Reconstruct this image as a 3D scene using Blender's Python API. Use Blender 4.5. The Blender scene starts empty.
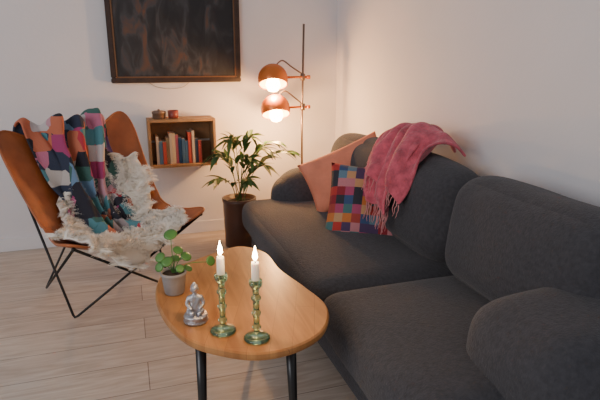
import bpy, bmesh, math, random
from mathutils import Vector, Matrix, noise
random.seed(7)
R = random.Random(11)
scene = bpy.context.scene
col = scene.collection

# ------------------------------------------------------------------ materials
def mat(name, color=(.8,.8,.8), rough=.6, metal=0.0, bump=0.0, bscale=50, cvar=0.0, cscale=8, **kw):
    m = bpy.data.materials.new(name); m.use_nodes = True
    nt = m.node_tree; b = nt.nodes['Principled BSDF']
    b.inputs['Base Color'].default_value = (*color, 1)
    b.inputs['Roughness'].default_value = rough
    b.inputs['Metallic'].default_value = metal
    for k, v in kw.items():
        key = k.replace('_', ' ')
        if key in b.inputs: b.inputs[key].default_value = v
    tc = nt.nodes.new('ShaderNodeTexCoord')
    if bump > 0:
        n = nt.nodes.new('ShaderNodeTexNoise'); n.inputs['Scale'].default_value = bscale
        n.inputs['Detail'].default_value = 6
        bp = nt.nodes.new('ShaderNodeBump'); bp.inputs['Strength'].default_value = bump
        bp.inputs['Distance'].default_value = .01
        nt.links.new(tc.outputs['Object'], n.inputs['Vector'])
        nt.links.new(n.outputs['Fac'], bp.inputs['Height'])
        nt.links.new(bp.outputs['Normal'], b.inputs['Normal'])
    if cvar > 0:
        n2 = nt.nodes.new('ShaderNodeTexNoise'); n2.inputs['Scale'].default_value = cscale
        n2.inputs['Detail'].default_value = 5
        r = nt.nodes.new('ShaderNodeValToRGB')
        r.color_ramp.elements[0].position = .3; r.color_ramp.elements[1].position = .7
        r.color_ramp.elements[0].color = (*[c*(1-cvar) for c in color], 1)
        r.color_ramp.elements[1].color = (*[min(1, c*(1+cvar)) for c in color], 1)
        nt.links.new(tc.outputs['Object'], n2.inputs['Vector'])
        nt.links.new(n2.outputs['Fac'], r.inputs['Fac'])
        nt.links.new(r.outputs['Color'], b.inputs['Base Color'])
    return m

def emis(name, color, strength):
    m = bpy.data.materials.new(name); m.use_nodes = True
    b = m.node_tree.nodes['Principled BSDF']
    b.inputs['Base Color'].default_value = (*color, 1)
    b.inputs['Emission Color'].default_value = (*color, 1)
    b.inputs['Emission Strength'].default_value = strength
    return m

def patch_mat(name, cells, colors, voronoi=False, seed=0.0):
    m = bpy.data.materials.new(name); m.use_nodes = True
    nt = m.node_tree; b = nt.nodes['Principled BSDF']; b.inputs['Roughness'].default_value = .9
    tc = nt.nodes.new('ShaderNodeTexCoord')
    mp = nt.nodes.new('ShaderNodeMapping'); mp.inputs['Scale'].default_value = (cells[0], cells[1], cells[0] if voronoi else 1)
    mp.inputs['Location'].default_value = (seed, seed, 0)
    nt.links.new(tc.outputs['Object' if voronoi else 'UV'], mp.inputs['Vector'])
    if voronoi:
        v = nt.nodes.new('ShaderNodeTexVoronoi'); v.inputs['Scale'].default_value = 1
        v.inputs['Randomness'].default_value = .65
        v.distance = 'CHEBYCHEV'
        nt.links.new(mp.outputs['Vector'], v.inputs['Vector'])
        sep = nt.nodes.new('ShaderNodeSeparateColor')
        nt.links.new(v.outputs['Color'], sep.inputs['Color']); src = sep.outputs[0]
    else:
        fl = nt.nodes.new('ShaderNodeVectorMath'); fl.operation = 'FLOOR'
        nt.links.new(mp.outputs['Vector'], fl.inputs[0])
        w = nt.nodes.new('ShaderNodeTexWhiteNoise'); w.noise_dimensions = '2D'
        nt.links.new(fl.outputs['Vector'], w.inputs['Vector']); src = w.outputs['Value']
    r = nt.nodes.new('ShaderNodeValToRGB'); r.color_ramp.interpolation = 'CONSTANT'
    els = r.color_ramp.elements
    n = len(colors)
    els[0].color = (*colors[0], 1); els[0].position = 0
    els[1].color = (*colors[1], 1); els[1].position = 1/n
    for i in range(2, n):
        e = els.new(i/n); e.color = (*colors[i], 1)
    nt.links.new(src, r.inputs['Fac']); nt.links.new(r.outputs['Color'], b.inputs['Base Color'])
    nz = nt.nodes.new('ShaderNodeTexNoise'); nz.inputs['Scale'].default_value = 140
    bp = nt.nodes.new('ShaderNodeBump'); bp.inputs['Strength'].default_value = .4; bp.inputs['Distance'].default_value = .004
    nt.links.new(tc.outputs['Object'], nz.inputs['Vector'])
    nt.links.new(nz.outputs['Fac'], bp.inputs['Height']); nt.links.new(bp.outputs['Normal'], b.inputs['Normal'])
    return m

# ------------------------------------------------------------------ mesh helpers
def empty(name, loc=(0,0,0)):
    e = bpy.data.objects.new(name, None); e.location = loc; e.empty_display_size = .1
    col.objects.link(e); return e

def finish(bm, name, material, parent=None, smooth=True):
    bmesh.ops.recalc_face_normals(bm, faces=bm.faces)
    me = bpy.data.meshes.new(name); bm.to_mesh(me); bm.free()
    ob = bpy.data.objects.new(name, me); col.objects.link(ob)
    mats = material if isinstance(material, (list, tuple)) else [material]
    for m in mats: me.materials.append(m)
    for p in me.polygons: p.use_smooth = smooth
    if parent:
        ob.parent = parent; ob.matrix_parent_inverse = Matrix.Translation(-parent.location)
    return ob

def box(name, lo, hi, material, parent=None, bevel=0.0, rot=None, pivot=None):
    bm = bmesh.new(); bmesh.ops.create_cube(bm, size=1)
    lo = Vector(lo); hi = Vector(hi); c = (lo+hi)/2; s = hi-lo
    for v in bm.verts: v.co = Vector((v.co.x*s.x, v.co.y*s.y, v.co.z*s.z))
    if bevel > 0:
        bmesh.ops.bevel(bm, geom=bm.edges[:], offset=bevel, segments=2, affect='EDGES')
    for v in bm.verts:
        if rot is not None: v.co = rot @ v.co
        v.co += c
    return finish(bm, name, material, parent, smooth=False)

def lathe(name, prof, loc, material, parent=None, seg=32, rot=None, smooth=True):
    bm = bmesh.new(); rings = []
    for r, z in prof:
        rings.append([bm.verts.new((max(r,1e-5)*math.cos(2*math.pi*i/seg), max(r,1e-5)*math.sin(2*math.pi*i/seg), z)) for i in range(seg)])
    for a, b in zip(rings, rings[1:]):
        for i in range(seg):
            bm.faces.new((a[i], a[(i+1)%seg], b[(i+1)%seg], b[i]))
    bmesh.ops.remove_doubles(bm, verts=bm.verts, dist=1e-4)
    for v in bm.verts:
        if rot is not None: v.co = rot @ v.co
        v.co += Vector(loc)
    return finish(bm, name, material, parent, smooth)

def tube(name, pts, r, material, parent=None, seg=10, cyclic=False, r2=None):
    pts = [Vector(p) for p in pts]; n = len(pts)
    bm = bmesh.new(); rings = []
    up = Vector((0,0,1)); prev = None
    for i, p in enumerate(pts):
        if cyclic: t = pts[(i+1)%n]-pts[i-1]
        else: t = pts[min(i+1,n-1)]-pts[max(i-1,0)]
        t.normalize()
        if prev is None:
            a = t.cross(up)
            if a.length < .05: a = t.cross(Vector((1,0,0)))
        else:
            a = prev - t*prev.dot(t)
        a.normalize(); prev = a; b = t.cross(a)
        rr = r if r2 is None else r+(r2-r)*i/(n-1)
        rings.append([bm.verts.new(p + (a*math.cos(2*math.pi*k/seg)+b*math.sin(2*math.pi*k/seg))*rr) for k in range(seg)])
    rng = range(n) if cyclic else range(n-1)
    for i in rng:
        A = rings[i]; B = rings[(i+1)%n]
        for k in range(seg): bm.faces.new((A[k], A[(k+1)%seg], B[(k+1)%seg], B[k]))
    if not cyclic:
        bm.faces.new(rings[0]); bm.faces.new(rings[-1])
    return finish(bm, name, material, parent)

def smooth_path(pts, n=8, cyclic=False):
    pts = [Vector(p) for p in pts]; out = []
    N = len(pts); rng = range(N) if cyclic else range(N-1)
    for i in rng:
        if cyclic: p0,p1,p2,p3 = pts[i-1],pts[i],pts[(i+1)%N],pts[(i+2)%N]
        else: p0,p1,p2,p3 = pts[max(i-1,0)],pts[i],pts[i+1],pts[min(i+2,N-1)]
        for k in range(n):
            t = k/n
            out.append(.5*((2*p1)+(-p0+p2)*t+(2*p0-5*p1+4*p2-p3)*t*t+(-p0+3*p1-3*p2+p3)*t**3))
    if not cyclic: out.append(pts[-1])
    return out

def interp(tab, t):
    n = len(tab)-1; x = min(max(t,0),1)*n; i = min(int(x), n-1); f = x-i
    g = lambda k: tab[min(max(k,0),n)]
    p0,p1,p2,p3 = g(i-1),g(i),g(i+1),g(i+2)
    return .5*((2*p1)+(-p0+p2)*f+(2*p0-5*p1+4*p2-p3)*f*f+(-p0+3*p1-3*p2+p3)*f**3)

def grid(name, fn, nu, nv, material, parent=None, thick=0.0, sub=0):
    bm = bmesh.new(); uvl = bm.loops.layers.uv.new('UVMap')
    V = [[bm.verts.new(fn(i/nu, j/nv)) for j in range(nv+1)] for i in range(nu+1)]
    for i in range(nu):
        for j in range(nv):
            f = bm.faces.new((V[i][j], V[i+1][j], V[i+1][j+1], V[i][j+1]))
            for l, (a,b) in zip(f.loops, ((i,j),(i+1,j),(i+1,j+1),(i,j+1))):
                l[uvl].uv = (a/nu, b/nv)
    ob = finish(bm, name, material, parent)
    if thick:
        s = ob.modifiers.new('thick','SOLIDIFY'); s.thickness = thick; s.offset = 0
    if sub:
        s = ob.modifiers.new('sub','SUBSURF'); s.levels = sub; s.render_levels = sub
    return ob

def soft_box(name, lo, hi, r, material, parent=None, puff=(0,0,0), rot=None, nz=.004, cuts=14, shear=None):
    lo = Vector(lo); hi = Vector(hi); c = (lo+hi)/2; h = (hi-lo)/2
    bm = bmesh.new(); bmesh.ops.create_cube(bm, size=2)
    bmesh.ops.subdivide_edges(bm, edges=bm.edges[:], cuts=cuts, use_grid_fill=True)
    for v in bm.verts:
        q = Vector([math.copysign(math.sin(abs(a)*math.pi/2), a) for a in v.co])
        p = Vector((q.x*h.x, q.y*h.y, q.z*h.z))
        rr = min(r, h.x*.98, h.y*.98, h.z*.98)
        inner = Vector([max(-(h[k]-rr), min(h[k]-rr, p[k])) for k in range(3)])
        d = p-inner
        if d.length > 1e-6: p = inner + d.normalized()*rr
        for k in range(3):
            o = [a for a in range(3) if a != k]
            w = (1-q[o[0]]**2)*(1-q[o[1]]**2)
            p[k] += puff[k]*w*q[k]
        w = p + c
        if rot is not None: w = rot @ p + c
        if shear: w = shear(w)
        w += Vector((noise.noise(w*5), noise.noise(w*5+Vector((7,3,1))), noise.noise(w*5+Vector((1,9,4)))))*nz*2
        v.co = w
    ob = finish(bm, name, material, parent)
    s = ob.modifiers.new('sub','SUBSURF'); s.levels = 1; s.render_levels = 1
    return ob

def pillow(name, size, thick, loc, rot, material, parent=None, n=22, pinch=.07, sy_=1.0):
    bm = bmesh.new(); uvl = bm.loops.layers.uv.new('UVMap')
    for sgn in (1, -1):
        V = []
        for i in range(n+1):
            row = []
            for j in range(n+1):
                x = 2*i/n-1; y = 2*j/n-1
                t = ((1-abs(x)**2.4)*(1-abs(y)**2.4))
                t = max(t,0)**.55
                sx = 1-pinch*(1-y*y)*abs(x)**3
                sy = 1-pinch*(1-x*x)*abs(y)**3
                z = sgn*t*thick/2
                z += .014*noise.noise(Vector((x*2.2, y*2.2, sgn*3+thick*50)))*t
                p = Vector((x*sx*size/2, y*sy*size*sy_/2, z))
                row.append(bm.verts.new(rot @ p + Vector(loc)))
            V.append(row)
        for i in range(n):
            for j in range(n):
                f = bm.faces.new((V[i][j], V[i+1][j], V[i+1][j+1], V[i][j+1]))
                for l, (a,b) in zip(f.loops, ((i,j),(i+1,j),(i+1,j+1),(i,j+1))): l[uvl].uv = (a/n, b/n)
    bmesh.ops.remove_doubles(bm, verts=bm.verts, dist=1e-4)
    return finish(bm, name, material, parent)

# ------------------------------------------------------------------ camera
yaw = math.radians(18.3); pit = math.radians(15)
F = Vector((math.sin(yaw)*math.cos(pit), math.cos(yaw)*math.cos(pit), -math.sin(pit)))
Rt = Vector((math.cos(yaw), -math.sin(yaw), 0)); Up = Rt.cross(F)
cam = bpy.data.cameras.new('camera'); co = bpy.data.objects.new('camera', cam); col.objects.link(co)
M = Matrix((Rt, Up, -F)).transposed().to_4x4(); M.translation = (0,0,1.2); co.matrix_world = M
cam.sensor_width = 36; cam.lens = 36*520/600; cam.clip_start = .02
scene.camera = co

# ------------------------------------------------------------------ room
BW = 3.63; RW = 1.48
wall = mat('wall_paint', (.78,.755,.75), .85, bump=.08, bscale=60, cvar=.02, cscale=3)
white = mat('trim_paint', (.80,.78,.77), .5, bump=.03, bscale=20)
fm = bpy.data.materials.new('whitewashed_boards'); fm.use_nodes = True
nt = fm.node_tree; b = nt.nodes['Principled BSDF']; b.inputs['Roughness'].default_value = .42
tc = nt.nodes.new('ShaderNodeTexCoord')
br = nt.nodes.new('ShaderNodeTexBrick')
br.inputs['Scale'].default_value = 1; br.inputs['Brick Width'].default_value = 2.6; br.inputs['Row Height'].default_value = .20
br.inputs['Mortar Size'].default_value = .0022; br.inputs['Mortar Smooth'].default_value = .4; br.offset = .37
br.inputs['Color1'].default_value = (.58,.50,.42,1); br.inputs['Color2'].default_value = (.68,.61,.52,1)
br.inputs['Mortar'].default_value = (.24,.19,.15,1)
nt.links.new(tc.outputs['Object'], br.inputs['Vector'])
mp = nt.nodes.new('ShaderNodeMapping'); mp.inputs['Scale'].default_value = (1.6, 13, 1)
nt.links.new(tc.outputs['Object'], mp.inputs['Vector'])
gn = nt.nodes.new('ShaderNodeTexNoise'); gn.inputs['Scale'].default_value = 2; gn.inputs['Detail'].default_value = 8; gn.inputs['Distortion'].default_value = 1.6
nt.links.new(mp.outputs['Vector'], gn.inputs['Vector'])
gr = nt.nodes.new('ShaderNodeValToRGB'); gr.color_ramp.elements[0].position = .35; gr.color_ramp.elements[1].position = .68
gr.color_ramp.elements[0].color = (.70,.63,.57,1); gr.color_ramp.elements[1].color = (1,1,1,1)
nt.links.new(gn.outputs['Fac'], gr.inputs['Fac'])
mx = nt.nodes.new('ShaderNodeMix'); mx.data_type = 'RGBA'; mx.blend_type = 'MULTIPLY'; mx.inputs[0].default_value = .8
nt.links.new(br.outputs['Color'], mx.inputs[6]); nt.links.new(gr.outputs['Color'], mx.inputs[7])
nt.links.new(mx.outputs[2], b.inputs['Base Color'])
bp = nt.nodes.new('ShaderNodeBump'); bp.inputs['Strength'].default_value = .25; bp.inputs['Distance'].default_value = .004
nt.links.new(gn.outputs['Fac'], bp.inputs['Height']); nt.links.new(bp.outputs['Normal'], b.inputs['Normal'])

box('floor', (-2.6,-1.6,-.05), (RW,BW,0), fm)
box('wall_back', (-2.6,BW,-.05), (RW+.1,BW+.1,2.5), wall)
box('wall_right', (RW,-1.6,-.05), (RW+.1,BW,2.5), wall)
box('baseboard_back', (-2.6,BW-.015,0), (RW-.015,BW,.085), white, bevel=.003)
box('baseboard_right', (RW-.015,-1.6,0), (RW,BW-.015,.085), white, bevel=.003)

# ------------------------------------------------------------------ painting
pf = mat('painting_frame_dark', (.036,.019,.012), .4, cvar=.3, cscale=20)
pfi = mat('painting_frame_inner_bead', (.15,.075,.03), .35)
pcan = bpy.data.materials.new('dark_oil_painting'); pcan.use_nodes=True
nt=pcan.node_tree; b=nt.nodes['Principled BSDF']; b.inputs['Roughness'].default_value=.5
tc=nt.nodes.new('ShaderNodeTexCoord'); n=nt.nodes.new('ShaderNodeTexNoise'); n.inputs['Scale'].default_value=7; n.inputs['Detail'].default_value=3; n.inputs['Distortion'].default_value=.8
mp=nt.nodes.new('ShaderNodeMapping'); mp.inputs['Scale'].default_value=(1.6,1,.7)
nt.links.new(tc.outputs['Object'],mp.inputs['Vector']); nt.links.new(mp.outputs['Vector'],n.inputs['Vector'])
r=nt.nodes.new('ShaderNodeValToRGB'); els=r.color_ramp.elements
els[0].position=.38; els[0].color=(.010,.011,.013,1); els[1].position=.68; els[1].color=(.10,.05,.03,1)
e=els.new(.5); e.color=(.022,.022,.024,1); e=els.new(.57); e.color=(.042,.043,.048,1)
nt.links.new(n.outputs['Fac'],r.inputs['Fac']); nt.links.new(r.outputs['Color'],b.inputs['Base Color'])
P = empty('framed_painting', (.35, BW-.02, 1.4))
x0,x1,z0,z1 = -.075,.765,1.06,1.72
y0 = BW-.035
box('canvas', (x0+.04,y0+.014,z0+.04), (x1-.04,BW-.004,z1-.04), pcan, P)
for nm, lo, hi in (('frame_bottom',(x0,y0,z0),(x1,BW-.002,z0+.032)),('frame_top',(x0,y0,z1-.032),(x1,BW-.002,z1)),
                   ('frame_left',(x0,y0,z0+.032),(x0+.032,BW-.002,z1-.032)),('frame_right',(x1-.032,y0,z0+.032),(x1,BW-.002,z1-.032))):
    box(nm, lo, hi, pf, P, bevel=.005)
for nm, lo, hi in (('bead_bottom',(x0+.032,y0+.006,z0+.032),(x1-.032,BW-.003,z0+.041)),('bead_top',(x0+.032,y0+.006,z1-.041),(x1-.032,BW-.003,z1-.032)),
                   ('bead_left',(x0+.032,y0+.006,z0+.041),(x0+.041,BW-.003,z1-.041)),('bead_right',(x1-.041,y0+.006,z0+.041),(x1-.032,BW-.003,z1-.041))):
    box(nm, lo, hi, pfi, P)
wire = mat('wire_grey', (.3,.27,.25), .5)
tube('hanging_wire', smooth_path([(.15,BW-.012,1.065),(.2,BW-.01,1.035),(.28,BW-.01,1.02),(.37,BW-.01,1.03),(.42,BW-.012,1.066)]), .0018, wire, P, seg=6)

# ------------------------------------------------------------------ crate shelf with books
wood_c = mat('crate_pine', (.36,.2,.09), .65, bump=.3, bscale=25, cvar=.3, cscale=9)
C = empty('crate_wall_shelf', (.33, BW-.1, .67))
cx0,cx1,cz0,cz1 = .12,.55,.525,.835; cy0 = BW-.2; T=.016
box('side_left', (cx0,cy0,cz0),(cx0+T,BW-.002,cz1), wood_c, C, .001)
box('side_right',(cx1-T,cy0,cz0),(cx1,BW-.002,cz1), wood_c, C, .001)
box('bottom_board',(cx0+T,cy0,cz0),(cx1-T,BW-.002,cz0+T), wood_c, C, .001)
box('top_board',(cx0+T,cy0,cz1-T),(cx1-T,BW-.002,cz1), wood_c, C, .001)
box('back_slat_1',(cx0+T,BW-.012,cz0+T),(cx1-T,BW-.003,cz0+.14), wood_c, C)
box('back_slat_2',(cx0+T,BW-.012,cz0+.155),(cx1-T,BW-.003,cz1-T), wood_c, C)
book_cols = [(.42,.06,.04),(.05,.12,.22),(.5,.36,.18),(.5,.42,.32),(.08,.18,.13),(.5,.18,.05),(.05,.06,.09),(.32,.08,.13),(.55,.5,.42),(.13,.24,.32)]
bmats = [mat('book_%d'%i, c, .6) for i,c in enumerate(book_cols)]
page = mat('book_pages', (.65,.55,.42), .8)
bk = bmesh.new(); x = cx0+T+.03
while x < cx0+.33:
    w = R.uniform(.010,.024); hgt = R.uniform(.14,.215); dp = R.uniform(.12,.16)
    lo = Vector((x,cy0+.03+R.uniform(0,.02),cz0+T+.0015))
    r = bmesh.ops.create_cube(bk, size=1)
    fs = {f for v in r['verts'] for f in v.link_faces}
    for v in r['verts']: v.co = Vector(((v.co.x+.5)*w, (v.co.y+.5)*dp, (v.co.z+.5)*hgt))+lo
    mi = R.randrange(10)
    for f in fs: f.material_index = 10 if abs(f.normal.z) > .9 else mi
    x += w+.0015
ob = finish(bk, 'books', bmats+[page], None, smooth=False)
tin = mat('tin_red', (.28,.06,.04), .35); tin2 = mat('tin_brown', (.2,.12,.08), .4)
t1 = empty('lidded_tin', (.2,BW-.1,cz1+.002))
lathe('tin_body', [(0,0),(.04,0),(.042,.004),(.042,.03),(.045,.031),(.045,.044),(.03,.05),(0,.05)], (.2,BW-.1,cz1+.002), tin2, t1)
lathe('tin_knob', [(0,0),(.006,0),(.009,.006),(0,.012)], (.2,BW-.1,cz1+.051), tin2, t1)
t2 = empty('tea_candle_jar', (.29,BW-.11,cz1+.002))
lathe('jar_body', [(0,0),(.03,0),(.033,.01),(.035,.05),(.03,.05),(.028,.012),(0,.01)], (.29,BW-.11,cz1+.002), tin, t2)
lathe('jar_wax', [(0,.011),(.0275,.011),(.0285,.035),(0,.035)], (.29,BW-.11,cz1+.002), mat('jar_wax', (.7,.5,.3), .5), t2)

# ------------------------------------------------------------------ floor lamp
copper = mat('copper_orange_enamel', (.70,.19,.035), .25, .35)
inner = mat('shade_inner', (.98,.78,.46), .5)
steel = mat('lamp_steel', (.25,.17,.13), .3, .9)
bulbm = emis('lamp_bulb', (1,.64,.26), 50)
lx, ly = 1.125, 3.36
L = empty('floor_lamp', (lx,ly,0))
lathe('base', [(0,0),(.13,0),(.135,.006),(.13,.018),(.02,.026),(.012,.04),(0,.04)], (lx,ly,.001), steel, L)
tube('pole', [(lx,ly,.03),(lx,ly,.8),(lx+.012,ly,1.43)], .007, steel, L)
OPEN=112
def shade(nm, c, r, d):
    c = Vector(c); d = Vector(d).normalized()
    q = Vector((0,0,-1)).rotation_difference(d).to_matrix()
    prof = [(r*math.sin(math.radians(i*OPEN/24)), r*math.cos(math.radians(i*OPEN/24))) for i in range(25)]
    rim = prof[-1]
    ins = [((r-.003)*math.sin(math.radians(OPEN-i*OPEN/24)), (r-.003)*math.cos(math.radians(OPEN-i*OPEN/24))) for i in range(25)]
    lathe(nm+'_shade', prof, c, copper, L, seg=40, rot=q)
    lathe(nm+'_shade_lining', ins, c, inner, L, seg=40, rot=q)
    tube(nm+'_rim', [c+q@Vector((rim[0]*math.cos(a*math.pi/20), rim[0]*math.sin(a*math.pi/20), rim[1])) for a in range(40)], .0035, copper, L, cyclic=True, seg=8)
    lathe(nm+'_socket', [(0,r-.005),(.018,r-.005),(.018,.03),(0,.03)], c, steel, L, seg=16, rot=q)
    bp_ = c+q@Vector((0,0,-.012))
    lathe(nm+'_bulb', [(0,.045),(.014,.04),(.028,.02),(.044,-.01),(.048,-.034),(.034,-.064),(0,-.078)], bp_, bulbm, L, seg=20, rot=q)
    l = bpy.data.lights.new(nm+'_light','POINT'); l.energy = 22; l.color=(1,.50,.19); l.shadow_soft_size=.03
    lo = bpy.data.objects.new(nm+'_light', l); lo.location = c+q@Vector((0,0,-.127)); col.objects.link(lo)
    lo.parent = L; lo.matrix_parent_inverse = Matrix.Translation(-L.location)
c1 = Vector((.925,3.36,1.085)); c2 = Vector((.94,3.36,.89)); r1=.098
shade('upper', c1, r1, (-.12,-.5,-1)); shade('lower', c2, r1, (-.05,-.5,-1))
for nm, c in (('upper',c1),('lower',c2)):
    z = c.z
    tube(nm+'_arm', smooth_path([(c.x+.03,c.y+.02,z+r1-.008),(c.x+.07,c.y+.01,z+r1+.018),(c.x+.13,c.y,z+.075),(lx+.002,ly,z+.03)]), .005, steel, L)
    tube(nm+'_crossbar', [(c.x+r1-.008,ly-.012,z+.01),(lx+.035,ly-.012,z+.01)], .008, copper, L)
    lathe(nm+'_clamp', [(0,-.022),(.016,-.022),(.018,0),(.016,.022),(0,.022)], (lx+.004,ly-.004,z+.01), steel, L, seg=18)
    lathe(nm+'_knob', [(0,-.01),(.012,-.01),(.012,.012),(0,.014)], (lx+.04,ly-.012,z+.01), copper, L, seg=16, rot=Matrix.Rotation(math.pi/2,3,'Y'))

# ------------------------------------------------------------------ sofa
felt = mat('charcoal_felt', (.045,.046,.053), .95, bump=.4, bscale=160, cvar=.2, cscale=70, Sheen_Weight=.12)
S = empty('sofa', (1.05,1.9,0))
soft_box('base', (.66,.80,.07),(1.40,2.98,.25), .04, felt, S, nz=.002)
soft_box('seat_cushion_far', (.60,1.645,.21),(1.30,2.98,.40), .075, felt, S, puff=(.015,.01,.03))
soft_box('seat_cushion_near', (.60,.85,.21),(1.30,1.638,.40), .075, felt, S, puff=(.015,.01,.03))
soft_box('arm_far', (.80,2.74,.12),(1.42,3.06,.565), .15, felt, S, puff=(.02,.02,.02))
soft_box('arm_near', (.84,.72,.12),(1.42,1.15,.575), .12, felt, S, puff=(.02,.02,.02))
soft_box('back_frame', (1.25,.82,.12),(1.455,3.03,.73), .09, felt, S, puff=(.0,.0,.01))
rb = Matrix.Rotation(math.radians(10),3,'Y')
soft_box('back_cushion_far', (1.11,1.66,.38),(1.36,2.90,.79), .11, felt, S, puff=(.04,.01,.02), rot=rb, nz=.006)
soft_box('back_cushion_near', (1.11,.92,.38),(1.36,1.65,.785), .10, felt, S, puff=(.04,.01,.01), rot=rb, nz=.006)
legm = mat('sofa_leg_dark', (.02,.015,.012), .4)
for i,(x,y) in enumerate(((.72,.88),(.72,2.9),(1.34,.88),(1.34,2.9))):
    lathe('leg_%d'%(i+1), [(0,0),(.018,0),(.025,.08),(0,.08)], (x,y,.001), legm, S, seg=16)

def face_rot(nrm, roll):
    z = Vector(nrm).normalized(); x = Vector((0,0,1)).cross(z).normalized(); y = z.cross(x)
    m = Matrix((x,y,z)).transposed()
    return m @ Matrix.Rotation(math.radians(roll),3,'Z')
orange = mat('salmon_cotton', (.70,.24,.14), .85, bump=.3, bscale=40, cvar=.12, cscale=12)
pillow('salmon_cushion', .46, .12, (1.09,2.50,.615), face_rot((-.5,-.85,.45), 27), orange, sy_=.68)
pal = [(.42,.035,.03),(.04,.075,.17),(.5,.16,.04),(.03,.03,.04),(.11,.2,.26),(.36,.06,.13),(.48,.27,.13),(.07,.04,.10),(.24,.02,.03),(.06,.15,.15),(.46,.18,.2),(.33,.05,.04)]
pw = patch_mat('patchwork_squares', (9,9), pal, seed=3.0)
pillow('patchwork_cushion', .39, .13, (1.06,2.18,.535), face_rot((-.42,-.8,.5), -3), pw)

# pink throw over sofa back
pink = mat('pink_wool', (.55,.10,.14), .95, bump=.8, bscale=90, cvar=.35, cscale=25, Sheen_Weight=.3)
TH = empty('pink_throw_blanket', (1.25,2.1,.8))
def throw1(u, v):
    prof = [(1.40,.80),(1.36,.845),(1.29,.865),(1.20,.845),(1.12,.76),(1.06,.65),(1.045,.56)]
    x = interp([p[0] for p in prof], v); z = interp([p[1] for p in prof], v)
    yc = 2.21 - .18*v; wd = .24-.12*v
    y = yc + (u-.5)*2*wd
    k = .04*noise.noise(Vector((u*5,v*1.5,0)))+.018*noise.noise(Vector((u*11,v*3,4)))+.02*math.sin(u*17+v*3)
    e = 1-abs(2*u-1)**4
    x -= k*.9*min(1,v*2); z += (abs(k)*1.2+.02)*e*(1-v*.6)
    y += .025*noise.noise(Vector((v*4, u*2, 9)))
    return Vector((x-.014, y, z))
def throw2(u, v):
    prof = [(1.37,.85),(1.30,.905),(1.21,.89),(1.13,.82),(1.075,.73),(1.05,.67)]
    x = interp([p[0] for p in prof], v); z = interp([p[1] for p in prof], v)
    y = 2.06+(u-.5)*(.40)
    k = .035*noise.noise(Vector((u*6,v*3,2)))+.018*math.sin(u*14+v*6)
    return Vector((x-k-.006, y, z+k*.9-.05*abs(2*u-1)**3))
grid('throw_layer_1', throw1, 50, 40, pink, TH, thick=.012, sub=1)
grid('throw_layer_2', throw2, 40, 30, pink, TH, thick=.012, sub=1)
fr = bmesh.new()
pinkl = mat('pink_fringe', (.68,.32,.32), .95)
def strand(bm, pts, w):
    pts=[Vector(p) for p in pts]
    for ax in (Vector((w,0,0)), Vector((0,w,0))):
        vs=[(bm.verts.new(p-ax*(1-.6*i/(len(pts)-1))), bm.verts.new(p+ax*(1-.6*i/(len(pts)-1)))) for i,p in enumerate(pts)]
        for a,b_ in zip(vs,vs[1:]): bm.faces.new((a[0],a[1],b_[1],b_[0]))
def fringe(fn, n, a, b_, dz):
    for i in range(n):
        t=i/(n-1); p = fn(a[0]+(b_[0]-a[0])*t, a[1]+(b_[1]-a[1])*t)
        s=[p]; q=p.copy()
        for k in range(5):
            q = q+Vector((R.uniform(-.008,.003), R.uniform(-.008,.008), -dz)); s.append(q.copy())
        strand(fr, s, .0028)
fringe(throw1, 30, (0,1), (1,1), .017)
fringe(throw1, 26, (1,.55), (1,1), .014)
fringe(throw2, 40, (0,1), (1,1), .012)
finish(fr, 'throw_fringe', pinkl, TH)

# ------------------------------------------------------------------ coffee table
wt = bpy.data.materials.new('oiled_beech'); wt.use_nodes=True
nt = wt.node_tree; b = nt.nodes['Principled BSDF']; b.inputs['Roughness'].default_value=.28
tc = nt.nodes.new('ShaderNodeTexCoord'); mp = nt.nodes.new('ShaderNodeMapping'); mp.inputs['Rotation'].default_value=(0,0,.35); mp.inputs['Scale'].default_value=(14,1.6,1)
nt.links.new(tc.outputs['Object'], mp.inputs['Vector'])
n = nt.nodes.new('ShaderNodeTexNoise'); n.inputs['Scale'].default_value=2.2; n.inputs['Detail'].default_value=8; n.inputs['Distortion'].default_value=.8
nt.links.new(mp.outputs['Vector'], n.inputs['Vector'])
r = nt.nodes.new('ShaderNodeValToRGB'); r.color_ramp.elements[0].position=.3; r.color_ramp.elements[1].position=.72
r.color_ramp.elements[0].color=(.38,.155,.045,1); r.color_ramp.elements[1].color=(.60,.29,.095,1)
nt.links.new(n.outputs['Fac'], r.inputs['Fac'])
m2 = nt.nodes.new('ShaderNodeMapping'); m2.inputs['Rotation'].default_value=(0,0,.35+math.pi/2)
nt.links.new(tc.outputs['Object'], m2.inputs['Vector'])
b2 = nt.nodes.new('ShaderNodeTexBrick'); b2.inputs['Scale'].default_value=1; b2.inputs['Brick Width'].default_value=.5; b2.inputs['Row Height'].default_value=.06
b2.inputs['Mortar Size'].default_value=.0006; b2.inputs['Color1'].default_value=(.82,.8,.78,1); b2.inputs['Color2'].default_value=(1,1,1,1); b2.inputs['Mortar'].default_value=(.6,.5,.45,1)
nt.links.new(m2.outputs['Vector'], b2.inputs['Vector'])
mx = nt.nodes.new('ShaderNodeMix'); mx.data_type='RGBA'; mx.blend_type='MULTIPLY'; mx.inputs[0].default_value=.9
nt.links.new(r.outputs['Color'], mx.inputs[6]); nt.links.new(b2.outputs['Color'], mx.inputs[7]); nt.links.new(mx.outputs[2], b.inputs['Base Color'])
TB = empty('kidney_coffee_table', (.3,1.55,0))
outl = [(.043,1.694),(.09,1.865),(.19,1.925),(.295,1.992),(.408,2.032),(.489,1.928),(.499,1.745),(.535,1.575),(.556,1.406),(.497,1.272),(.398,1.205),(.285,1.196),(.187,1.25),(.105,1.342),(.054,1.502)]
ring = smooth_path([(x,y,0) for x,y in outl], 8, True)
bm = bmesh.new(); layers = []
cen = Vector((.3,1.55,0)); zt=.45
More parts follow.
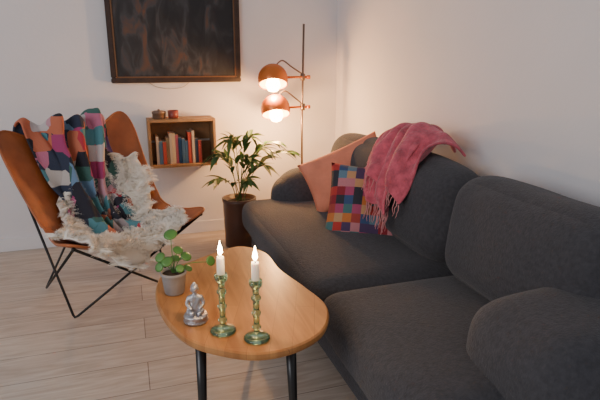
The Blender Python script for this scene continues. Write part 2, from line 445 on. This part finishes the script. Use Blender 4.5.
for ins_, z in ((.012,zt-.026),(.003,zt-.022),(0,zt-.013),(.002,zt-.004),(.007,zt)):
    row=[]
    for p in ring:
        d=(p-cen).normalized(); row.append(bm.verts.new((p.x-d.x*ins_,p.y-d.y*ins_,z)))
    layers.append(row)
N=len(ring)
for A,B in zip(layers,layers[1:]):
    for i in range(N): bm.faces.new((A[i],A[(i+1)%N],B[(i+1)%N],B[i]))
bm.faces.new(layers[-1]); bm.faces.new(layers[0][::-1])
tp = finish(bm,'table_top',wt,TB,smooth=False)
blk = mat('black_lacquer', (.012,.012,.012), .3)
for i,((x,y),(dx,dy)) in enumerate((((.15,1.37),(-.01,-.02)),((.40,1.30),(.01,-.02)),((.40,1.86),(.02,.04)))):
    tube('leg_%d'%(i+1), [(x,y,zt-.028),(x+dx,y+dy,.002)], .0165, blk, TB, seg=16, r2=.009)
    lathe('leg_plate_%d'%(i+1), [(0,-.012),(.03,-.012),(.032,0),(0,0)], (x,y,zt-.0265), blk, TB)

glass = mat('green_glass', (.48,.78,.52), .05, Transmission_Weight=.95, IOR=1.45)
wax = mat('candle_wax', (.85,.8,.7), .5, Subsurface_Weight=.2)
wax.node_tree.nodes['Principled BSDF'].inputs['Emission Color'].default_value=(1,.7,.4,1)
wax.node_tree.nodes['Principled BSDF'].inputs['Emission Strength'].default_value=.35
flame = emis('candle_flame', (1,.75,.4), 60)
wick = mat('wick', (.02,.02,.02), .9)
def candlestick(x, y, hc):
    e = empty('glass_candlestick', (x,y,zt))
    prof = [(0,0),(.036,0),(.038,.004),(.032,.009),(.018,.014),(.010,.020),(.008,.028),(.013,.033),(.013,.038),(.008,.044),(.0095,.07),(.013,.075),(.013,.081),(.0085,.086),(.0095,.115),(.014,.12),(.014,.126),(.0085,.132),(.010,.15),(.017,.158),(.019,.168),(.018,.176),(.0125,.177),(.0115,.165),(0,.164)]
    lathe('holder', prof, (x,y,zt+.001), glass, e, seg=12)
    c = empty('taper_candle', (x,y,zt+.167))
    lathe('wax_body', [(0,0),(.0112,0),(.0108,hc-.006),(.009,hc),(.004,hc-.003),(0,hc-.003)], (x,y,zt+.167), wax, c, seg=24)
    z=zt+.167+hc
    tube('wick',[(x,y,z-.004),(x+.001,y,z+.008)],.001,wick,c,seg=6)
    lathe('flame',[(0,0),(.0035,.003),(.0072,.010),(.0064,.019),(.003,.031),(0,.044)],(x,y,z+.003),flame,c,seg=16)
    l=bpy.data.lights.new('flame_light','POINT'); l.energy=1.6; l.color=(1,.58,.26); l.shadow_soft_size=.012
    lo=bpy.data.objects.new('flame_light',l); lo.location=(x,y,z+.062); col.objects.link(lo); lo.parent=c; lo.matrix_parent_inverse=Matrix.Translation(-c.location)
candlestick(.213,1.345,.062); candlestick(.295,1.275,.062)

silver = mat('silver_figurine', (.5,.5,.52), .32, .85, bump=.5, bscale=90)
bx,by = .147,1.43
BU = empty('buddha_figurine', (bx,by,zt))
lathe('lotus_base',[(0,0),(.034,0),(.037,.006),(.030,.012),(.036,.018),(.033,.024),(0,.024)],(bx,by,zt+.001),silver,BU,seg=28)
def ellips(name,c,s,m,par,rot=None):
    bm=bmesh.new(); bmesh.ops.create_icosphere(bm,subdivisions=3,radius=1)
    for v in bm.verts:
        p=Vector((v.co.x*s[0],v.co.y*s[1],v.co.z*s[2]))
        if rot is not None: p=rot@p
        v.co=p+Vector(c)
    return finish(bm,name,m,par)
def skinned(name, verts, edges, radii, m, par, root=0):
    me=bpy.data.meshes.new(name); me.from_pydata(verts,edges,[]); me.update()
    ob=bpy.data.objects.new(name,me); col.objects.link(ob); me.materials.append(m)
    mod=ob.modifiers.new('skin','SKIN'); mod.use_smooth_shade=True
    for i,rr in enumerate(radii): 
        me.skin_vertices[0].data[i].radius=(rr,rr)
        me.skin_vertices[0].data[i].use_root=(i==root)
    s=ob.modifiers.new('sub','SUBSURF'); s.levels=2; s.render_levels=2
    ob.parent=par; ob.matrix_parent_inverse=Matrix.Translation(-par.location)
    return ob
fv=Vector((-bx,-by,0)).normalized(); rv=Vector((-fv.y,fv.x,0))
def LB(a,f,z): return tuple(Vector((bx,by,zt+.025))+rv*a+fv*f+Vector((0,0,z)))
vs=[LB(0,0,.010),LB(0,0,.03),LB(0,0,.050),LB(0,0,.062),LB(0,0.002,.070),
    LB(.018,0,.052),LB(.025,.004,.034),LB(.010,.018,.020),
    LB(-.018,0,.052),LB(-.025,.004,.034),LB(-.010,.018,.020),
    LB(.022,.010,.009),LB(.004,.024,.008),LB(-.022,.010,.009),LB(-.004,.026,.012)]
es=[(0,1),(1,2),(2,3),(3,4),(2,5),(5,6),(6,7),(2,8),(8,9),(9,10),(0,11),(11,12),(0,13),(13,14)]
rd=[.016,.014,.014,.006,.006,.008,.006,.0045,.008,.006,.0045,.010,.007,.010,.007]
skinned('body',vs,es,rd,silver,BU)
ellips('head',LB(0,.003,.080),(.0105,.0105,.0135),silver,BU)
ellips('topknot',LB(0,0,.095),(.005,.005,.006),silver,BU)
ellips('hair_cap',LB(0,-.002,.085),(.0112,.0108,.010),silver,BU)
ellips('nose',LB(0,.0135,.079),(.0016,.002,.0032),silver,BU)
for sg in (-1,1): ellips('ear_%d'%(1 if sg<0 else 2),LB(sg*.0108,.001,.078),(.0018,.003,.006),silver,BU)

# potted pilea
px,py=.105,1.65
PL=empty('potted_pilea',(px,py,zt))
grayp=mat('grey_stone_pot',(.27,.26,.25),.6,bump=.2,bscale=60,cvar=.2,cscale=15)
soil=mat('soil',(.04,.025,.015),.95,bump=.8,bscale=80)
leafg=mat('pilea_leaf',(.07,.20,.04),.4,cvar=.25,cscale=20)
PS=.82
sc=lambda pr:[(a*PS,b_*PS) for a,b_ in pr]
lathe('pot',sc([(0,0),(.036,0),(.040,.006),(.049,.08),(.052,.083),(.052,.094),(.047,.094),(.046,.078),(0,.076)]),(px,py,zt+.001),grayp,PL)
lathe('soil_disc',sc([(0,.080),(.0455,.078),(.0455,.084),(0,.088)]),(px,py,zt+.001),soil,PL)
PC=Vector((px,py,zt+.072))
def disc_leaf(bm,c,n_,r):
    q=Vector((0,0,1)).rotation_difference(Vector(n_).normalized()).to_matrix()
    cc=bm.verts.new(Vector(c)+q@Vector((0,0,-.15*r))); ringv=[]; mid=[]
    for k in range(14):
        a=2*math.pi*k/14
        mid.append(bm.verts.new(Vector(c)+q@Vector((math.cos(a)*r*.6,math.sin(a)*r*.55,-.02*r))))
        ringv.append(bm.verts.new(Vector(c)+q@Vector((math.cos(a)*r,math.sin(a)*r*.93,-.12*r))))
    for k in range(14):
        bm.faces.new((cc,mid[k],mid[(k+1)%14])); bm.faces.new((mid[k],ringv[k],ringv[(k+1)%14],mid[(k+1)%14]))
lv=bmesh.new()
leaves=[((-.002,.0,.135),(-.2,-.6,.8),.022),((.045,.01,.05),(.3,-.6,.7),.019),((-.04,0,.06),(-.5,-.6,.6),.018),((.122,-.02,.035),(.5,-.8,.3),.018),
        ((-.045,-.01,.03),(-.6,-.6,.4),.017),((-.02,-.02,.05),(-.3,-.7,.7),.019),((.01,.02,.045),(0,-.3,.95),.019),((.02,-.03,.025),(.1,-.8,.6),.015),
        ((.05,.0,.012),(.5,-.5,.8),.015),((.02,.01,.075),(.2,-.6,.8),.017)]
for i,(o,nn,r_) in enumerate(leaves):
    p=PC+Vector(o); disc_leaf(lv,p,nn,r_)
    mid=PC*.5+p*.5+Vector((-.1*o[0],-.1*o[1],.012))
    tube('stem_%d'%(i+1), smooth_path([PC-Vector((0,0,.006)),mid,p-Vector((0,0,.004))],5), .0013, leafg, PL, seg=6)
o_=finish(lv,'leaves',leafg,PL); s=o_.modifiers.new('t','SOLIDIFY'); s.thickness=.0012

# ------------------------------------------------------------------ big potted palm
hx,hy=.66,3.27
HP=empty('potted_palm',(hx,hy,0))
dpot=mat('brown_glazed_pot',(.085,.036,.022),.3,bump=.1,bscale=15,cvar=.3,cscale=6)
lathe('pot',[(0,0),(.095,0),(.10,.006),(.104,.15),(.108,.30),(.112,.31),(.112,.33),(.104,.33),(.10,.31),(0,.29)],(hx,hy,.001),dpot,HP,seg=40)
lathe('soil_disc',[(0,.30),(.101,.295),(.101,.305),(0,.31)],(hx,hy,.001),soil,HP)
pg=mat('palm_leaf',(.035,.095,.018),.42,cvar=.4,cscale=14)
pb=bmesh.new()
def blade(bm,p0,p1,w,sag=.0):
    p0=Vector(p0);p1=Vector(p1); d=p1-p0; side=d.cross(Vector((0,0,1)))
    if side.length<1e-3: side=Vector((1,0,0))
    side.normalize(); side=(side+Vector((R.uniform(-.4,.4),R.uniform(-.4,.4),R.uniform(-.6,.6)))).normalized()
    n_=6; vs=[]
    for i in range(n_+1):
        t=i/n_; c=p0+d*t+Vector((0,0,-sag*t*t)); ww=w*math.sin(math.pi*(.08+.92*t)**.75)*.5+.0006
        up=side.cross(d).normalized()*ww*.35
        vs.append((bm.verts.new(c-side*ww+up),bm.verts.new(c),bm.verts.new(c+side*ww+up)))
    for a,b_ in zip(vs,vs[1:]):
        bm.faces.new((a[0],a[1],b_[1],b_[0])); bm.faces.new((a[1],a[2],b_[2],b_[1]))
base=Vector((hx,hy,.30))
fr_t=[((-.06,-.04,.42),6),((-.15,-.06,.33),6),((.34,-.03,.32),8),((.16,-.1,.36),7),((-.16,-.10,.18),6),((.14,-.14,.26),6),((0,.06,.40),6),
      ((.06,-.12,.30),6),((.26,.02,.38),7),((-.10,.08,.3),5),((.1,.02,.42),6),((.02,-.18,.18),5)]
for i,(o,nl) in enumerate(fr_t):
    tip=base+Vector(o); m1=base+Vector((o[0]*.3,o[1]*.3,o[2]*.62)); m2=base+Vector((o[0]*.7,o[1]*.7,o[2]*.98))
    path=smooth_path([base+Vector((R.uniform(-.02,.02),R.uniform(-.02,.02),-.01)),m1,m2,tip],6)
    tube('frond_stem_%d'%(i+1),path,.003,pg,HP,seg=6,r2=.0015)
    L_=len(path)
    for k in range(nl*2-2):
        t=.38+.58*k/(nl*2-3); p=path[int(t*(L_-1))]; tn=(path[min(int(t*(L_-1))+1,L_-1)]-path[int(t*(L_-1))-1]).normalized()
        sd=tn.cross(Vector((0,0,1))).normalized()*(1 if k%2 else -1)
        dr=(tn*.9+sd*.6+Vector((0,0,R.uniform(-.25,.2)))).normalized()
        ln=R.uniform(.12,.18)*(1-.3*t)
        if p.y+dr.y*ln>BW-.02: dr.y*=-.5
        blade(pb,p,p+dr*ln,.030,sag=.04)
    blade(pb,path[-2],path[-1]+(path[-1]-path[-3]).normalized()*.08,.030,.02)
finish(pb,'leaflets',pg,HP)

# ------------------------------------------------------------------ butterfly chair
leather=mat('tan_leather',(.36,.105,.03),.45,bump=.25,bscale=25,cvar=.3,cscale=7)
iron=mat('black_iron',(.015,.015,.015),.4,.4)
TLB=Vector((-.60,2.68,.91)); TRB=Vector((-.01,3.16,.955)); TRF=Vector((.37,2.41,.545)); TLF=Vector((-.26,2.03,.50))
FL=Vector((-.315,2.48,.008)); BL=Vector((-.49,2.9,.008)); FR=Vector((.153,2.71,.008)); BR=Vector((-.04,3.13,.008))
CH=empty('butterfly_chair',(-.15,2.6,0))
zc=[.41,.37,.345,.52,.80]; ze=[.535,.475,.50,.68,.965]
vfc=[.12,.28,.52,.80,.94]; vfe=[0,.27,.5,.73,1]; kk=[1,.90,.84,.92,1.03]
def sling(u,v):
    x=2*u-1; y=2*v-1; rc=.34
    ax,ay=abs(x),abs(y)
    if ax>1-rc and ay>1-rc:
        dx=(ax-1+rc)/rc; dy=(ay-1+rc)/rc
        nx=dx*math.sqrt(1-dy*dy/2); ny=dy*math.sqrt(1-dx*dx/2)
        ax=1-rc+rc*nx; ay=1-rc+rc*ny
        x=math.copysign(ax,x); y=math.copysign(ay,y)
    u=(x+1)/2; v=(y+1)/2
    w=abs(x); ww=w**1.7
    vf=interp(vfc,v)*(1-ww)+interp(vfe,v)*ww
    uu=.5+(u-.5)*interp(kk,v)
    p=TLF.lerp(TLB,vf).lerp(TRF.lerp(TRB,vf),uu)
    z=interp(zc,v)*(1-ww)+interp(ze,v)*ww
    if v>.5: z+= (TRB.z-TLB.z)*(u-.5)*v
    return Vector((p.x,p.y,z))
def nrm(fn,u,v,e=.01):
    a=fn(min(u+e,1),v)-fn(max(u-e,0),v); b_=fn(u,min(v+e,1))-fn(u,max(v-e,0))
    n_=a.cross(b_)
    if n_.length<1e-9: return Vector((0,0,1))
    n_.normalize()
    return n_ if n_.z>0 else -n_
def tipat(u,v): return sling(u,v)-nrm(sling,u,v)*.013
tl,tr,rf,lf=tipat(.05,.95),tipat(.95,.95),tipat(.95,.05),tipat(.05,.05)
def rodpair(nm, foot, a, b_):
    d1=(a-foot).normalized(); d2=(b_-foot).normalized()
    tube(nm,[a,foot+d1*.05,foot+d1*.02,foot+(d1+d2)*.004,foot+d2*.02,foot+d2*.05,b_],.006,iron,CH,seg=10)
rodpair('frame_rod_1',FL,tl,rf); rodpair('frame_rod_2',BL,lf,tr); rodpair('frame_rod_3',FR,lf,tr); rodpair('frame_rod_4',BR,rf,tl)
for i,a in enumerate((tl,tr,rf,lf)):
    ellips('frame_tip_%d'%(i+1),a,(.009,.009,.009),iron,CH)
grid('leather_sling',sling,40,40,leather,CH,thick=.008,sub=1)
edge=[sling(i/40,0) for i in range(41)]+[sling(1,i/40) for i in range(1,41)]+[sling(1-i/40,1) for i in range(1,41)]+[sling(0,1-i/40) for i in range(1,40)]
tube('edge_piping',edge,.006,leather,CH,seg=8,cyclic=True)

# sheepskin
fur=mat('sheepskin_wool',(.94,.88,.77),.95,cvar=.04,cscale=15)
SK=empty('sheepskin_rug',(-.1,2.5,.4))
def skin_fn(u,v):
    th_u=2*u-1; th_v=2*v-1
    a=th_u*math.sqrt(1-th_v*th_v/2.6); c=th_v*math.sqrt(1-th_u*th_u/2.6)
    cu=.48+a*.45+.13*max(0,c); cv=.33+c*.48
    cu+=.03*math.sin(v*10)*abs(th_u); cv+=.03*math.sin(u*12)*abs(th_v)
    cv+=.12*max(0,a)
    over=max(0,-cv); cu_=min(max(cu,.03),.97); cv_=min(max(cv,0),.95)
    p=sling(cu_,cv_); n_=nrm(sling,cu_,cv_)
    if over>0:
        out=Vector((.45,-.89,0)); p=p+out*min(over,.03)*1.0+Vector((0,0,-over*.7))
    return p+n_*(.022+.03*abs(noise.noise(p*8)))
grid('hide',skin_fn,34,34,fur,SK,thick=.012)
fb=bmesh.new()
for i in range(30000):
    u=R.random(); v=R.random()
    if R.random()<.14:
        if R.random()<.5: u=R.choice((0,1))
        else: v=R.choice((0,1))
    p=skin_fn(u,v); n_=nrm(skin_fn,u,v)
    a=noise.noise(p*12)*9+R.uniform(-.6,.6)
    tdir=Vector((math.cos(a),math.sin(a),-.12))
    ln=R.uniform(.026,.048); w=R.uniform(.0009,.0017)
    s=[p, p+n_*ln*.5+tdir*ln*.16, p+n_*ln*.74+tdir*ln*.48, p+n_*ln*.6+tdir*ln*.82]
    sdv=n_.cross(tdir).normalized()*w
    vs=[(fb.verts.new(q-sdv*(1-.25*k)),fb.verts.new(q+sdv*(1-.25*k))) for k,q in enumerate(s)]
    for A,B in zip(vs,vs[1:]): fb.faces.new((A[0],A[1],B[1],B[0]))
finish(fb,'wool_tufts',fur,SK)
# patchwork blanket draped over the chair back
pal2=[(.45,.04,.06),(.5,.46,.42),(.03,.04,.07),(.08,.23,.26),(.5,.16,.25),(.12,.07,.19),(.5,.15,.08),(.52,.47,.46),(.05,.13,.11),(.36,.05,.15),(.14,.24,.36),(.02,.02,.03),(.5,.27,.31),(.3,.26,.26)]
pm=patch_mat('patchwork_knit',(12.5,12.5),pal2,voronoi=True,seed=1.3)
BKT=empty('patchwork_blanket',(-.25,2.85,.75))
def blank(off,u0,u1,v0,v1,lift,slant=0):
    def fn(u,v):
        su=u0+(u1-u0)*u + slant*(1-v)
        su+= .03*math.sin(v*6+off)
        sv=v0+(v1-v0)*v+.04*math.sin(u*9+off)
        over=max(0,sv-1); sv_=min(sv,1)
        su=min(max(su,.02),.98)
        p=sling(su,sv_); n_=nrm(sling,su,min(sv_,.97))
        if over>0:
            a=min(over/.12,1)*math.pi; rr=.04
            out=-n_; upv=Vector((0,0,1))
            p=p+out*rr*(1-math.cos(a))*.8+upv*rr*math.sin(a)*1.4-upv*max(0,over-.12)*.9
        k=.5+.5*math.sin(u*17+v*4+off+3*noise.noise(Vector((u*3,v*3,off))))
        ed=min(1,6*min(u,1-u,v+.05))
        fold=lift*(.3+.7*k)*max(ed,.3)+.035*noise.noise(Vector((u*5,v*5,off+2)))
        return p+n_*(fold+.022)+Vector((0,0,.03*noise.noise(Vector((u*7,v*4,off+5)))+.05*lift/.05*sv_**6*ed*.6))
    return fn
grid('blanket_layer_1',blank(0,.20,.78,.46,1.22,.05,.0),60,50,pm,BKT,thick=.010,sub=1)
grid('blanket_layer_2',blank(2.4,.27,.70,.32,1.08,.095,.02),50,50,pm,BKT,thick=.010,sub=1)

# ------------------------------------------------------------------ lighting
w=bpy.data.worlds.new('world'); scene.world=w; w.use_nodes=True
bg=w.node_tree.nodes['Background']; bg.inputs[0].default_value=(.95,.93,1,1); bg.inputs[1].default_value=.34
a=bpy.data.lights.new('window_daylight','AREA'); a.shape='RECTANGLE'; a.size=1.8; a.size_y=1.4; a.energy=46; a.color=(.93,.94,1)
ao=bpy.data.objects.new('window_daylight',a); ao.location=(-2.3,.2,1.7); col.objects.link(ao)
ao.rotation_euler=(Vector((.6,2.4,.6))-ao.location).to_track_quat('-Z','Y').to_euler()
